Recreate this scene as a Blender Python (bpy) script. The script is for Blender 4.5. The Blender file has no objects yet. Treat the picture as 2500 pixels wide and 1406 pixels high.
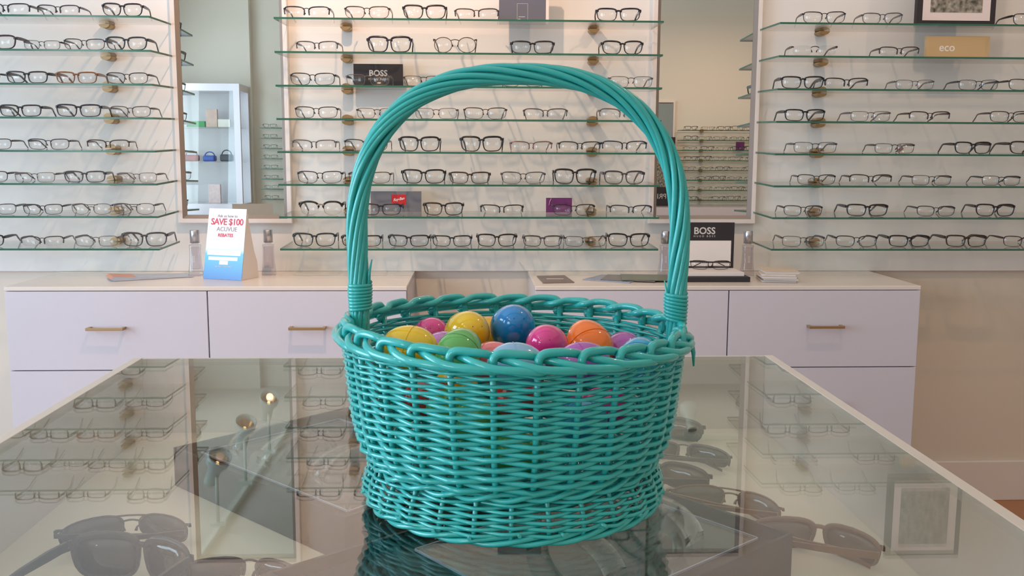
import bpy, bmesh, math, random
from mathutils import Vector, Matrix, Euler
PI = math.pi
rnd = random.Random(7)
S = bpy.context.scene
COL = S.collection

# ------------------------------------------------------------------ camera, world, lights, exposure
FPX, PITCH, YAW, ROLL, CZ = 2351.4, 0.13347, 0.040568, 0.0042, 1.19
def cam_axes():
    cy, sy, cp, sp = math.cos(YAW), math.sin(YAW), math.cos(PITCH), math.sin(PITCH)
    f = Vector((sy*cp, cy*cp, -sp)); r = Vector((cy, -sy, 0)); u = r.cross(f)
    c, s = math.cos(ROLL), math.sin(ROLL)
    return r*c+u*s, u*c-r*s, f
RT, UP, FW = cam_axes()
cd = bpy.data.cameras.new('camera'); cam = bpy.data.objects.new('camera', cd); COL.objects.link(cam)
cd.sensor_width = 36; cd.lens = FPX/2500*36; cd.clip_start = 0.02
cam.matrix_world = Matrix(((RT.x, UP.x, -FW.x, 0), (RT.y, UP.y, -FW.y, 0), (RT.z, UP.z, -FW.z, CZ), (0, 0, 0, 1)))
S.camera = cam
S.view_settings.view_transform = 'Standard'; S.view_settings.look = 'None'
S.view_settings.exposure = 0.13; S.view_settings.gamma = 1; S.view_settings.use_curve_mapping = False
S.cycles.transparent_max_bounces = 40; S.cycles.max_bounces = 8; S.cycles.glossy_bounces = 6
S.cycles.diffuse_bounces = 4; S.cycles.sample_clamp_indirect = 4; S.cycles.use_denoising = True

def ray(x, y): return RT*((x-1250)/FPX) - UP*((y-703)/FPX) + FW
def at(x, y, Y):                       # the point of the plane at depth Y behind a photo pixel
    d = ray(x, y); p = d*(Y/d.y); return Vector((p.x, p.y, p.z+CZ))
def atz(x, y, z):                      # the point of the level plane at height z behind a photo pixel
    d = ray(x, y); p = d*((z-CZ)/d.z); return Vector((p.x, p.y, p.z+CZ))

W = bpy.data.worlds.new('world'); S.world = W; W.use_nodes = True
W.node_tree.nodes['Background'].inputs[0].default_value = (0.66, 0.86, 1.0, 1)
W.node_tree.nodes['Background'].inputs[1].default_value = 1.4

def lamp(kind, name, loc, to, power, color, **k):
    L = bpy.data.lights.new(name, kind); L.energy = power; L.color = color
    for a, b in k.items(): setattr(L, a, b)
    o = bpy.data.objects.new(name, L); COL.objects.link(o); o.location = loc
    o.rotation_euler = (Vector(to)-Vector(loc)).to_track_quat('-Z', 'Y').to_euler()
    return o
COOL = (0.80, 0.90, 1.0); WARM = (1.0, 0.61, 0.39)
lamp('AREA', 'window_daylight', (-3.22, 0.9, 1.35), (0, 0.9, 1.2), 80, (0.61, 0.80, 1.0), shape='RECTANGLE', size=2.0, size_y=1.9)
lamp('AREA', 'rear_window_daylight', (-3.22, -2.3, 1.35), (0, -2.3, 1.2), 52, (0.77, 0.91, 1.0), shape='RECTANGLE', size=1.6, size_y=1.9)
lamp('AREA', 'ceiling_bounce_fill', (0.3, -0.2, 2.62), (0.3, -0.2, 4), 70, (1.0, 0.98, 0.88), shape='RECTANGLE', size=6.0, size_y=6.0)  # added fill, no real fitting: stands in for soft ceiling bounce
SPOTS = [(-1.35, 2.05, 5), (-0.36, 2.05, 62), (0.92, 2.05, 20), (2.05, 2.05, 11)]

# ------------------------------------------------------------------ materials
def lin(c):
    return tuple(((v/255)/12.92 if v/255 <= 0.04045 else ((v/255+0.055)/1.055)**2.4) for v in c)
def mat(name, rgb, rough=0.5, metal=0.0, coat=0.0, noise=0.0, nscale=30.0, bump=0.0, emit=0.0, spec=0.5, trans=0.0, sub=0.0):
    m = bpy.data.materials.new(name); m.use_nodes = True; nt = m.node_tree; b = nt.nodes['Principled BSDF']
    c = lin(rgb)
    b.inputs['Base Color'].default_value = (*c, 1); b.inputs['Roughness'].default_value = rough
    b.inputs['Metallic'].default_value = metal; b.inputs['Coat Weight'].default_value = coat
    b.inputs['Coat Roughness'].default_value = 0.05; b.inputs['Specular IOR Level'].default_value = spec
    b.inputs['Transmission Weight'].default_value = trans
    if sub: b.inputs['Subsurface Weight'].default_value = sub; b.inputs['Subsurface Scale'].default_value = 0.01
    if emit: b.inputs['Emission Color'].default_value = (*c, 1); b.inputs['Emission Strength'].default_value = emit
    if noise or bump:
        tc = nt.nodes.new('ShaderNodeTexCoord'); n = nt.nodes.new('ShaderNodeTexNoise')
        n.inputs['Scale'].default_value = nscale; n.inputs['Detail'].default_value = 4
        nt.links.new(tc.outputs['Object'], n.inputs['Vector'])
        if noise:
            r = nt.nodes.new('ShaderNodeMapRange'); r.inputs[3].default_value = 1-noise; r.inputs[4].default_value = 1+noise
            h = nt.nodes.new('ShaderNodeHueSaturation'); h.inputs['Color'].default_value = (*c, 1)
            nt.links.new(n.outputs[0], r.inputs[0]); nt.links.new(r.outputs[0], h.inputs['Value'])
            nt.links.new(h.outputs[0], b.inputs['Base Color'])
        if bump:
            bp = nt.nodes.new('ShaderNodeBump'); bp.inputs['Strength'].default_value = bump; bp.inputs['Distance'].default_value = 0.002
            nt.links.new(n.outputs[0], bp.inputs['Height']); nt.links.new(bp.outputs[0], b.inputs['Normal'])
    return m
def glass(name, tint=(1, 1, 1), rough=0.0, ior=1.5):
    # thin clear glass: light passes straight through, each face mirrors by its Fresnel share
    m = bpy.data.materials.new(name); m.use_nodes = True; nt = m.node_tree; nt.nodes.clear()
    out = nt.nodes.new('ShaderNodeOutputMaterial'); mx = nt.nodes.new('ShaderNodeMixShader')
    tr = nt.nodes.new('ShaderNodeBsdfTransparent'); gl = nt.nodes.new('ShaderNodeBsdfGlossy')
    tr.inputs[0].default_value = (*tint, 1); gl.inputs['Roughness'].default_value = rough
    g = nt.nodes.new('ShaderNodeNewGeometry'); mr = nt.nodes.new('ShaderNodeMapRange')
    mr.inputs[3].default_value = ior; mr.inputs[4].default_value = 1/ior
    fr = nt.nodes.new('ShaderNodeFresnel')
    nt.links.new(g.outputs['Backfacing'], mr.inputs[0]); nt.links.new(mr.outputs[0], fr.inputs['IOR'])
    nt.links.new(fr.outputs[0], mx.inputs[0]); nt.links.new(tr.outputs[0], mx.inputs[1]); nt.links.new(gl.outputs[0], mx.inputs[2])
    nt.links.new(mx.outputs[0], out.inputs[0])
    return m
M = {}
M['wall'] = mat('painted_wall', (226, 216, 204), 0.8, noise=0.015, nscale=3, bump=0.05)
M['farwall'] = mat('painted_far_wall', (224, 221, 212), 0.8, noise=0.02, nscale=2)
M['slat'] = mat('white_wall_panel', (230, 229, 228), 0.45, noise=0.012, nscale=2)
M['ceiling'] = mat('ceiling_paint', (204, 203, 199), 0.9, noise=0.01)
M['lacquer'] = mat('white_lacquer', (212, 208, 219), 0.22, coat=0.3, noise=0.006, nscale=2)
M['frame_white'] = mat('white_mirror_frame', (232, 226, 224), 0.35, noise=0.008)
M['bevel'] = mat('taupe_mirror_bevel', (146, 136, 130), 0.5, noise=0.01)
M['mirror'] = mat('mirror_silver', (226, 230, 226), 0.0, metal=1.0)
M['case'] = mat('cream_case_laminate', (218, 208, 200), 0.45, noise=0.01)
M['case_in'] = mat('case_interior', (225, 216, 200), 0.6, noise=0.01)
M['glass'] = glass('clear_glass', (0.97, 0.985, 0.975))
M['shelf_glass'] = glass('shelf_glass', (0.975, 0.99, 0.98))
M['edge'] = mat('green_glass_edge', (50, 102, 84), 0.15, noise=0.12, nscale=20)
M['lens'] = glass('lens_glass', (0.985, 0.985, 0.985), ior=1.6)
M['brass'] = mat('brushed_brass', (176, 148, 110), 0.38, metal=0.75, noise=0.05, nscale=200)
M['wood'] = mat('orange_wood_floor', (178, 122, 82), 0.4, noise=0.12, nscale=6)
M['dark'] = mat('black_card', (40, 37, 42), 0.6, noise=0.03)
M['silver'] = mat('satin_silver', (200, 202, 210), 0.28, metal=0.9, noise=0.02)
M['text_grey'] = mat('silver_print', (205, 203, 200), 0.5)
M['white_card'] = mat('white_card', (228, 220, 216), 0.6, noise=0.01)
M['basket'] = mat('turquoise_painted_wicker', (47, 180, 178), 0.28, coat=0.5, noise=0.10, nscale=60, bump=0.25)
M['acrylic'] = glass('clear_acrylic', (0.96, 0.97, 0.98))
M['acryl_edge'] = mat('bright_acrylic_edge', (176, 184, 205), 0.2)
M['tray'] = mat('dark_grey_tray', (36, 35, 35), 0.6, noise=0.04, nscale=15)
M['paper'] = mat('paper', (222, 214, 212), 0.7, noise=0.01)
M['track'] = mat('white_track_paint', (215, 222, 215), 0.4)
M['glow'] = mat('lamp_glow', (255, 214, 150), 0.4, emit=6.0)

# ------------------------------------------------------------------ mesh helpers
def link(name, me, m, parent=None, loc=None):
    o = bpy.data.objects.new(name, me); COL.objects.link(o)
    if m is not None:
        for mm in (m if isinstance(m, (list, tuple)) else [m]): me.materials.append(mm)
    if parent is not None: o.parent = parent
    if loc is not None: o.location = loc
    return o
def fin(name, bm, m, parent=None, loc=None, smooth=False):
    bmesh.ops.recalc_face_normals(bm, faces=bm.faces)
    me = bpy.data.meshes.new(name); bm.to_mesh(me); bm.free()
    if smooth:
        for p in me.polygons: p.use_smooth = True
    return link(name, me, m, parent, loc)
def empty(name, loc, rz=0.0, parent=None):
    o = bpy.data.objects.new(name, None); COL.objects.link(o); o.location = loc; o.rotation_euler = (0, 0, rz); o.empty_display_size = 0.02
    if parent: o.parent = parent
    return o
def tag(o, label, cat, group=None):
    o['label'] = label; o['category'] = cat
    if group: o['group'] = group
    return o
def struct(o): o['kind'] = 'structure'; return o
def bx(bm, x0, x1, y0, y1, z0, z1, mi=0, bevel=0.0):
    vs = [bm.verts.new((x, y, z)) for x in (x0, x1) for y in (y0, y1) for z in (z0, z1)]
    fs = [bm.faces.new([vs[i] for i in q]) for q in ((0, 1, 3, 2), (4, 6, 7, 5), (0, 4, 5, 1), (2, 3, 7, 6), (0, 2, 6, 4), (1, 5, 7, 3))]
    for f in fs: f.material_index = mi
    if bevel:
        es = list({e for f in fs for e in f.edges})
        bmesh.ops.bevel(bm, geom=es, offset=bevel, segments=2, affect='EDGES', profile=0.5)
    return fs
def box(name, x0, x1, y0, y1, z0, z1, m, parent=None, bevel=0.0):
    bm = bmesh.new(); bx(bm, x0, x1, y0, y1, z0, z1, bevel=bevel); return fin(name, bm, m, parent)
def tube(bm, pts, rad, n=8, mi=0, closed=False, flat=1.0):
    pts = [Vector(p) for p in pts]; N = len(pts); rings = []
    prev = None
    for i, p in enumerate(pts):
        a = pts[(i-1) % N] if (closed or i > 0) else p; b = pts[(i+1) % N] if (closed or i < N-1) else p
        t = (b-a).normalized() if (b-a).length > 1e-9 else Vector((0, 0, 1))
        if prev is None: ref = Vector((0, 0, 1)) if abs(t.z) < 0.9 else Vector((1, 0, 0)); u = t.cross(ref).normalized()
        else: u = (prev - t*prev.dot(t)).normalized()
        prev = u; v = t.cross(u)
        r = rad(i/(N-1)) if callable(rad) else rad
        rings.append([bm.verts.new(p + u*(r*math.cos(2*PI*k/n)) + v*(r*flat*math.sin(2*PI*k/n))) for k in range(n)])
    for i in range(N if closed else N-1):
        A, B = rings[i], rings[(i+1) % N]
        for k in range(n):
            f = bm.faces.new((A[k], A[(k+1) % n], B[(k+1) % n], B[k])); f.material_index = mi; f.smooth = True
    if not closed:
        for R in (rings[0][::-1], rings[-1]):
            f = bm.faces.new(R); f.material_index = mi
def lathe(bm, prof, n=24, mi=0, cap=True, sq=None, center=(0, 0)):
    rings = []
    for r, z in prof:
        ring = []
        for k in range(n):
            a = 2*PI*(k+0.5)/n; c, s = math.cos(a), math.sin(a)
            if sq:
                q = (abs(c)**sq+abs(s)**sq)**(-1/sq); c *= q; s *= q
            ring.append(bm.verts.new((center[0]+r*c, center[1]+r*s, z)))
        rings.append(ring)
    for A, B in zip(rings, rings[1:]):
        for k in range(n):
            f = bm.faces.new((A[k], A[(k+1) % n], B[(k+1) % n], B[k])); f.material_index = mi; f.smooth = True
    if cap:
        for R in (rings[0][::-1], rings[-1]):
            f = bm.faces.new(R); f.material_index = mi
def textmesh(name, s, size, m, parent, mw, shear=0.0, bold=0.0, align='CENTER', space=1.0):
    c = bpy.data.curves.new(name, 'FONT'); c.body = s; c.size = size; c.shear = shear; c.offset = bold
    c.extrude = 0.00025; c.align_x = align; c.align_y = 'CENTER'; c.space_character = space; c.resolution_u = 3
    o = bpy.data.objects.new(name+'_tmp', c); COL.objects.link(o); bpy.context.view_layer.update()
    me = bpy.data.meshes.new_from_object(o.evaluated_get(bpy.context.evaluated_depsgraph_get()))
    bpy.data.objects.remove(o); bpy.data.curves.remove(c); me.name = name; me.materials.clear()
    t = link(name, me, m, parent); t.matrix_local = mw
    return t
UPRIGHT = Matrix.Rotation(PI/2, 4, 'X')          # text on a plane that faces the camera (-Y)

ORD = ['first', 'second', 'third', 'fourth', 'fifth', 'sixth', 'seventh', 'eighth', 'ninth', 'tenth']
FZ = -0.02
WALLY = 3.27; PANY = 3.25

# ------------------------------------------------------------------ the room
struct(box('floor', -3.4, 4.3, -3.9, 3.4, FZ-0.1, FZ, M['wood']))
struct(box('ceiling', -3.4, 4.3, -3.9, 3.4, 3.0, 3.1, M['ceiling']))
struct(box('wall_back', -3.4, 4.3, WALLY, 3.4, FZ, 3.0, M['wall']))
struct(box('wall_right', 4.2, 4.3, -3.8, WALLY, FZ, 3.0, M['wall']))
bm = bmesh.new(); bx(bm, -2.28, 4.3, -3.9, -3.8, FZ, 3.0); bx(bm, -3.4, -2.28, -3.9, -3.7, FZ, 3.0)
struct(fin('wall_front', bm, M['farwall']))
bm = bmesh.new()
WIN = [(-3.2, -1.4, 0.35, 2.35), (-0.2, 2.0, 0.35, 2.35)]
ys = [-3.7, -3.2, -1.4, -0.2, 2.0, WALLY]
for i in range(5):
    if i in (1, 3):
        bx(bm, -3.4, -3.3, ys[i], ys[i+1], FZ, 0.35); bx(bm, -3.4, -3.3, ys[i], ys[i+1], 2.35, 3.0)
    else: bx(bm, -3.4, -3.3, ys[i], ys[i+1], FZ, 3.0)
struct(fin('wall_left', bm, M['wall']))
for n, (y0, y1, z0, z1) in enumerate(WIN):
    bm = bmesh.new(); t = 0.05; x0, x1 = -3.37, -3.30
    for a in ((y0, y1, z0, z0+t), (y0, y1, z1-t, z1), (y0, y0+t, z0+t, z1-t), (y1-t, y1, z0+t, z1-t), ((y0+y1)/2-0.02, (y0+y1)/2+0.02, z0+t, z1-t)):
        bx(bm, x0, x1, *a)
    w = struct(fin('window_%d' % (n+1), bm, M['frame_white']))
    box('window_pane', -3.338, -3.332, y0+t, y1-t, z0+t, z1-t, M['glass'], w)
# baseboards
bm = bmesh.new(); bx(bm, -3.3, 4.2, WALLY-0.014, WALLY, FZ, 0.126, bevel=0.003)
struct(fin('baseboard_back', bm, M['frame_white']))
# white wall panel over the cabinets
bm = bmesh.new(); bx(bm, -3.3, 4.2, PANY, WALLY, 0.8115, 2.6, bevel=0.001)
struct(fin('trim_1', bm, M['slat']))

# ------------------------------------------------------------------ mirrors
def mirror(name, x0, x1, z0, z1, Y, label, facing=-1, group=None, tilt=0.0):
    # x0..x1, z0..z1: the outer edge of the frame
    o = empty(name, ((x0+x1)/2, Y, z0)); hw = (x1-x0)/2; H = z1-z0; s = facing
    t1, t2, d1, d2 = 0.0155, 0.0265, 0.028, 0.016
    def ring(bm, a, da, b, db):
        P = [(-hw+a, a), (hw-a, a), (hw-a, H-a), (-hw+a, H-a)]; Q = [(-hw+b, b), (hw-b, b), (hw-b, H-b), (-hw+b, H-b)]
        A = [bm.verts.new((x, s*da, z)) for x, z in P]; B = [bm.verts.new((x, s*db, z)) for x, z in Q]
        for k in range(4): bm.faces.new((A[k], A[(k+1) % 4], B[(k+1) % 4], B[k]))
    bm = bmesh.new(); ring(bm, 0, 0, 0, d1-0.002); ring(bm, 0, d1-0.002, 0.002, d1); ring(bm, 0.002, d1, t1, d1)
    ring(bm, 0.004, 0.0005, 0.004, 0.003)
    fin('frame', bm, M['frame_white'], o)
    bm = bmesh.new(); ring(bm, t1, d1, t2, d2); ring(bm, t2, d2, t2+0.001, d2-0.002)
    fin('inner_bevel', bm, M['bevel'], o)
    bm = bmesh.new(); y0, y1 = sorted((s*0.008, s*0.0135)); bx(bm, -hw+t2-0.006, hw-t2+0.006, y0, y1, t2-0.006, H-t2+0.006)
    fin('mirror_glass', bm, M['mirror'], o)
    return tag(o, label, 'mirror', group)
mirror('wall_mirror', -0.9735, -0.600, 0.974, 1.95, PANY, 'tall white-framed wall mirror between the left and middle eyewear racks')
mirror('wall_mirror', 0.590, 0.9535, 0.975, 1.95, PANY, 'tall white-framed wall mirror between the middle and right eyewear racks')

# ------------------------------------------------------------------ glass shelves and clamps
SLOPE = 0.03
def zfront(k): return 1.607-0.1*k        # middle of the front edge at Y 3.01, row k
def ztop(k, Y): return zfront(k)+0.003+(Y-3.01)*SLOPE
def glass_shelf(k, x0, x1, side):
    bm = bmesh.new(); t = 0.006; L = 0.212
    fs = bx(bm, x0, x1, 0, L, -t/2, t/2)
    for f in fs:
        f.normal_update()
        f.material_index = 0 if abs(f.normal.z) > 0.9 or (f.calc_center_median().y > L-0.001) else 1
    o = fin('glass_shelf', bm, [M['shelf_glass'], M['edge']])
    o.location = (0, 3.01, zfront(k)); o.rotation_euler = (math.atan(SLOPE), 0, 0)
    return tag(o, 'clear glass shelf with green edge, %s from the top in the %s rack' % (ORD[k], side), 'shelf', 'glass shelves of the %s rack' % side)
RACK = {'left': (-2.35, -0.970, [-2.0, -1.172]), 'middle': (-0.600, 0.584, [-0.410, 0.394]), 'right': (0.945, 2.40, [1.152, 2.15])}
cl_up = cl_lo = cl_pl = None
def half_cyl(bm, sgn, r, y0, y1, gap):
    pts = [(r*math.cos(a), sgn*(gap+(r-gap)*math.sin(a))) for a in [PI*i/14 for i in range(15)]]
    A = [bm.verts.new((x, y0, z)) for x, z in pts]; B = [bm.verts.new((x, y1, z)) for x, z in pts]
    n = len(pts)
    for i in range(n):
        f = bm.faces.new((A[i], A[(i+1) % n], B[(i+1) % n], B[i])); f.smooth = i < n-1
    bm.faces.new(A[::-1]); bm.faces.new(B)
def clamp(k, X, side, which):
    global cl_up, cl_lo, cl_pl
    o = empty('shelf_clamp', (X, PANY, zfront(k)+(3.22-3.01)*SLOPE))
    if cl_up is None:
        bm = bmesh.new(); half_cyl(bm, 1, 0.0165, -0.055, -0.0015, 0.0048); cl_up = fin('upper_jaw', bm, M['brass'], o)
        bm = bmesh.new(); half_cyl(bm, -1, 0.0165, -0.055, -0.0015, 0.0048); cl_lo = fin('lower_jaw', bm, M['brass'], o)
        bm = bmesh.new(); lathe(bm, [(0.0145, 0), (0.0145, 0.0015)], 20); bmesh.ops.rotate(bm, verts=bm.verts, matrix=Matrix.Rotation(PI/2, 3, 'X'))
        cl_pl = fin('wall_plate', bm, M['brass'], o)
    else:
        for s in (cl_up, cl_lo, cl_pl):
            c = s.copy(); COL.objects.link(c); c.parent = o
    w = {'left': 'left rack, %s clamp', 'middle': 'middle rack, %s clamp', 'right': 'right rack, %s clamp'}[side] % which
    return tag(o, 'round brass clamp under the %s shelf of the %s' % (ORD[k], w), 'clamp', 'brass shelf clamps')
for side, (x0, x1, cl) in RACK.items():
    for k in range(8):
        glass_shelf(k, x0, x1, side)
        for i, X in enumerate(cl):
            if abs(X) < 1.7: clamp(k, X, side, {'left': 'near mirror', 'middle': ('left', 'right')[i], 'right': 'near mirror'}[side])

# ------------------------------------------------------------------ eyeglasses
FC = {'k': (24, 22, 27), 'b': (52, 36, 30), 't': (26, 42, 50), 'g': (64, 62, 68), 's': (104, 98, 98), 'n': (26, 27, 44), 'w': (122, 78, 40), 'r': (52, 22, 28), 'p': (120, 90, 84)}
FCN = {'k': 'black', 'b': 'dark brown', 't': 'dark teal', 'g': 'dark grey', 's': 'silver', 'n': 'navy', 'w': 'amber brown', 'r': 'dark burgundy', 'p': 'bronze'}
FM = {c: mat('frame_'+FCN[c].replace(' ', '_'), v, 0.3, coat=0.15, noise=0.06, nscale=150, metal=(0.6 if c in 'sp' else 0.0)) for c, v in FC.items()}
M['sun'] = mat('smoked_sunglass_lens', (52, 46, 44), 0.06, coat=0.5, noise=0.05)
M['sunamber'] = mat('amber_sunglass_lens', (104, 80, 58), 0.08, coat=0.5, noise=0.05)
M['gold'] = mat('thin_silver_rim', (170, 165, 158), 0.25, metal=0.9)
ST = {  # lens w, lens h, exponent, taper, tilt, bridge, top rim, low rim, depth, plastic, kind
 'F': (0.0535, 0.0355, 3.4, 0.11, 0.07, 0.0150, 0.0052, 0.0026, 0.0040, True, 'full'),
 'G': (0.0540, 0.0315, 3.9, 0.09, 0.06, 0.0150, 0.0048, 0.0024, 0.0038, True, 'full'),
 'B': (0.0535, 0.0395, 3.6, 0.11, 0.07, 0.0150, 0.0062, 0.0032, 0.0042, True, 'full'),
 'M': (0.0535, 0.0310, 3.5, 0.08, 0.08, 0.0165, 0.0029, 0.0014, 0.0024, False, 'full'),
 'N': (0.0520, 0.0290, 4.2, 0.06, 0.04, 0.0180, 0.0018, 0.0012, 0.0018, False, 'full'),
 'A': (0.0540, 0.0340, 2.8, 0.06, 0.04, 0.0180, 0.0019, 0.0013, 0.0018, False, 'aviator'),
 'S': (0.0545, 0.0300, 3.5, 0.07, 0.09, 0.0165, 0.0034, 0.0, 0.0026, False, 'semi'),
 'O': (0.0480, 0.0400, 2.1, 0.02, 0.0, 0.0190, 0.0020, 0.0018, 0.0024, False, 'full'),
 'C': (0.0510, 0.0370, 2.6, 0.05, 0.04, 0.0190, 0.0060, 0.0010, 0.0030, True, 'club'),
 'R': (0.0520, 0.0300, 3.2, 0.05, 0.02, 0.0190, 0.0, 0.0, 0.0015, False, 'rimless'),
}
KINDN = {'F': 'rectangular plastic', 'G': 'narrow plastic', 'B': 'thick square plastic', 'M': 'slim metal', 'N': 'thin wire', 'A': 'aviator', 'S': 'half-rim', 'O': 'round', 'C': 'browline', 'R': 'rimless'}
def outline(w, h, e, tap, tilt, n=36):
    P = []
    for i in range(n):
        a = 2*PI*i/n; c, s = math.cos(a), math.sin(a)
        x = math.copysign(abs(c)**(2/e), c); z = math.copysign(abs(s)**(2/e), s)
        P.append((x*w/2*(1+tap*z), z*h/2 + tilt*x*w/2*0.5, s))
    return P
CURV = [1.0]
def yb(x): return CURV[0]*x*x
PROTO = {}
def sweep(bm, pts, hts, th, mi=0):
    # a flat bar: pts centre line, hts vertical size, th thickness in x
    R = []
    for p, h, t in zip(pts, hts, th):
        x, y, z = p; R.append([bm.verts.new((x+a*t/2, y, z+b*h/2)) for a, b in ((-1, -1), (1, -1), (1, 1), (-1, 1))])
    for A, B in zip(R, R[1:]):
        for k in range(4):
            f = bm.faces.new((A[k], A[(k+1) % 4], B[(k+1) % 4], B[k])); f.material_index = mi
    bm.faces.new(R[0][::-1]); bm.faces.new(R[-1])
def glasses_meshes(st, folded=False, lensmat=None):
    key = (st, folded, lensmat); CURV[0] = (8.0 if folded else 4.5) if lensmat else 1.0
    if key in PROTO: return PROTO[key]
    w, h, e, tap, tilt, br, tt, tb, dp, pl, kind = ST[st]
    zc = tb+h/2+0.0006; cx = br/2+w/2; parts = []
    wx = cx+w/2+(tt if pl else 0.003)
    zt = zc+h*0.5*(0.72 if not pl else 0.74)
    bm = bmesh.new()
    for sx in (-1, 1):
        O = outline(w, h, e, tap, tilt)
        n = len(O)
        if kind != 'rimless':
            rings = []
            for x, z, s in O:
                tk = tb+(tt-tb)*max(0, min(1, (s+0.35)/1.2))
                if kind == 'semi': tk = tt
                if kind == 'club': tk = tt if s > 0.1 else tb
                L = math.hypot(x/(w/2), z/(h/2)); ox, oz = x/(w/2), z/(h/2); q = math.hypot(ox, oz); ox, oz = ox/q, oz/q
                X0, X1 = sx*(cx+x), sx*(cx+x+ox*tk); Z0, Z1 = zc+z, zc+z+oz*tk
                rings.append([bm.verts.new((X0, yb(X0)-dp/2, Z0)), bm.verts.new((X1, yb(X1)-dp/2, Z1)), bm.verts.new((X1, yb(X1)+dp/2, Z1)), bm.verts.new((X0, yb(X0)+dp/2, Z0))])
            rng = range(n)
            if kind == 'semi': rng = [i for i in rng if min(O[i][2], O[(i+1) % n][2]) > -0.28]
            for i in rng:
                A, B = rings[i], rings[(i+1) % n]
                for k in range(4):
                    f = bm.faces.new((A[k], A[(k+1) % 4], B[(k+1) % 4], B[k])); f.smooth = True
                    if kind == 'club' and O[i][2] < 0.1: f.material_index = 1
        # end piece
        eh = 0.0065 if pl else 0.004
        X0, X1 = sx*(cx+w/2-0.001), sx*(wx+0.001)
        sweep(bm, [(X0, yb(X0), zt), (sx*wx, yb(X0)+0.0005, zt), (X1, yb(X0)+0.004, zt)], [eh, eh, eh*0.9], [0.003, 0.003, 0.003])
    # bridge
    zb = zc+h*(0.27 if pl else 0.30); bt = 0.0058 if pl else 0.0026; xi = br/2+0.002
    for zz in ((zb, ) if kind != 'aviator' else (zb-0.005, zc+h*0.43)):
        if zz > zb: xi = br/2+0.013
        tube(bm, [(x, yb(x)-0.0005, zz+0.003*(1-(x/xi)**2)*(1 if kind != 'aviator' or zz < zb else 0)) for x in [xi*t for t in (-1, -0.6, -0.2, 0.2, 0.6, 1)]], bt/2, 6, mi=(1 if kind == 'club' else 0))
    parts.append(('frame_front', bm, 'frame'))
    for sx in (-1, 1):
        bm = bmesh.new(); O = outline(w-0.0004, h-0.0004, e, tap, tilt, 28)
        A = [bm.verts.new((sx*(cx+x), yb(cx+x)-0.0007, zc+z)) for x, z, s in O]; B = [bm.verts.new((sx*(cx+x), yb(cx+x)+0.0007, zc+z)) for x, z, s in O]
        ca = bm.verts.new((sx*cx, yb(cx)-0.0022, zc)); cb = bm.verts.new((sx*cx, yb(cx)-0.0008, zc)); n = len(O)
        for i in range(n):
            j = (i+1) % n
            for f in (bm.faces.new((A[i], A[j], ca)), bm.faces.new((B[j], B[i], cb)), bm.faces.new((A[i], B[i], B[j], A[j]))): f.smooth = True
        parts.append(('lens', bm, 'lens'))
    for sx in (-1, 1):
        bm = bmesh.new(); h0 = 0.0088 if pl else 0.0060; y0 = yb(wx)
        if not folded:
            path = [(0, 0.004, 0), (0, 0.03, 0), (-0.001, 0.065, -0.0005), (-0.002, 0.090, -0.002), (-0.003, 0.102, -0.006), (-0.005, 0.115, -0.014), (-0.008, 0.140, None)]
            hs = [h0, h0*1.1, h0*0.85, h0*0.6, h0*0.6, h0*0.62, h0*0.5]
            pts = [(sx*(wx+dx), y0+dy, zt+dz if dz is not None else 0.0025) for dx, dy, dz in path]
            sweep(bm, pts, hs, [0.0034 if pl else 0.0024]*7)
        else:
            o = 0.010 if sx > 0 else 0.017; f = [0, 0.25, 0.5, 0.75, 1.0]; span = 2*wx-0.010
            pts = [(sx*(wx-0.001-span*t), y0+o+0.012*math.sin(PI*t)*0.4, zt-0.004*t-(0.016 if t == 1.0 else 0)) for t in f]
            R = []
            for p, hh in zip(pts, [h0, h0*1.1, h0*0.9, h0*0.7, h0*0.6]):
                x, y, z = p; R.append([bm.verts.new((x, y+a*0.0012, z+b*hh/2)) for a, b in ((-1, -1), (1, -1), (1, 1), (-1, 1))])
            for A, B in zip(R, R[1:]):
                for k in range(4): bm.faces.new((A[k], A[(k+1) % 4], B[(k+1) % 4], B[k]))
            bm.faces.new(R[0][::-1]); bm.faces.new(R[-1])
        parts.append(('temple', bm, 'frame'))
    if not pl:
        for sx in (-1, 1):
            bm = bmesh.new(); tube(bm, [(sx*(br/2+0.001), 0.001, zc+0.003), (sx*(br/2-0.002), 0.006, zc+0.001), (sx*(br/2-0.003), 0.007, zc-0.004)], lambda t: 0.0005+0.0014*t, 6)
            parts.append(('nose_pad', bm, 'frame'))
    out = []
    for nm, bm, role in parts:
        bmesh.ops.recalc_face_normals(bm, faces=bm.faces); me = bpy.data.meshes.new(nm); bm.to_mesh(me); bm.free()
        me.materials.append(None); me.materials.append(M['gold'])
        out.append((nm, me, role))
    PROTO[key] = (out, wx)
    return PROTO[key]
def make_glasses(name, st, col, loc, width, rz=0.0, rx=0.0, folded=False, lensmat=None, small=False, ry=0.0, sz=1.0):
    parts, wx = glasses_meshes(st, folded, lensmat)
    o = empty(name, loc); s = width/(2*wx); o.scale = (s, s, s*sz)
    o.rotation_euler = (rx, ry, rz)
    for nm, me, role in parts:
        if small and nm == 'nose_pad': continue
        c = bpy.data.objects.new(nm, me); COL.objects.link(c); c.parent = o
        c.material_slots[0].link = 'OBJECT'
        c.material_slots[0].material = FM[col] if role == 'frame' else (M[lensmat] if lensmat else M['lens'])
    return o
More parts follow.
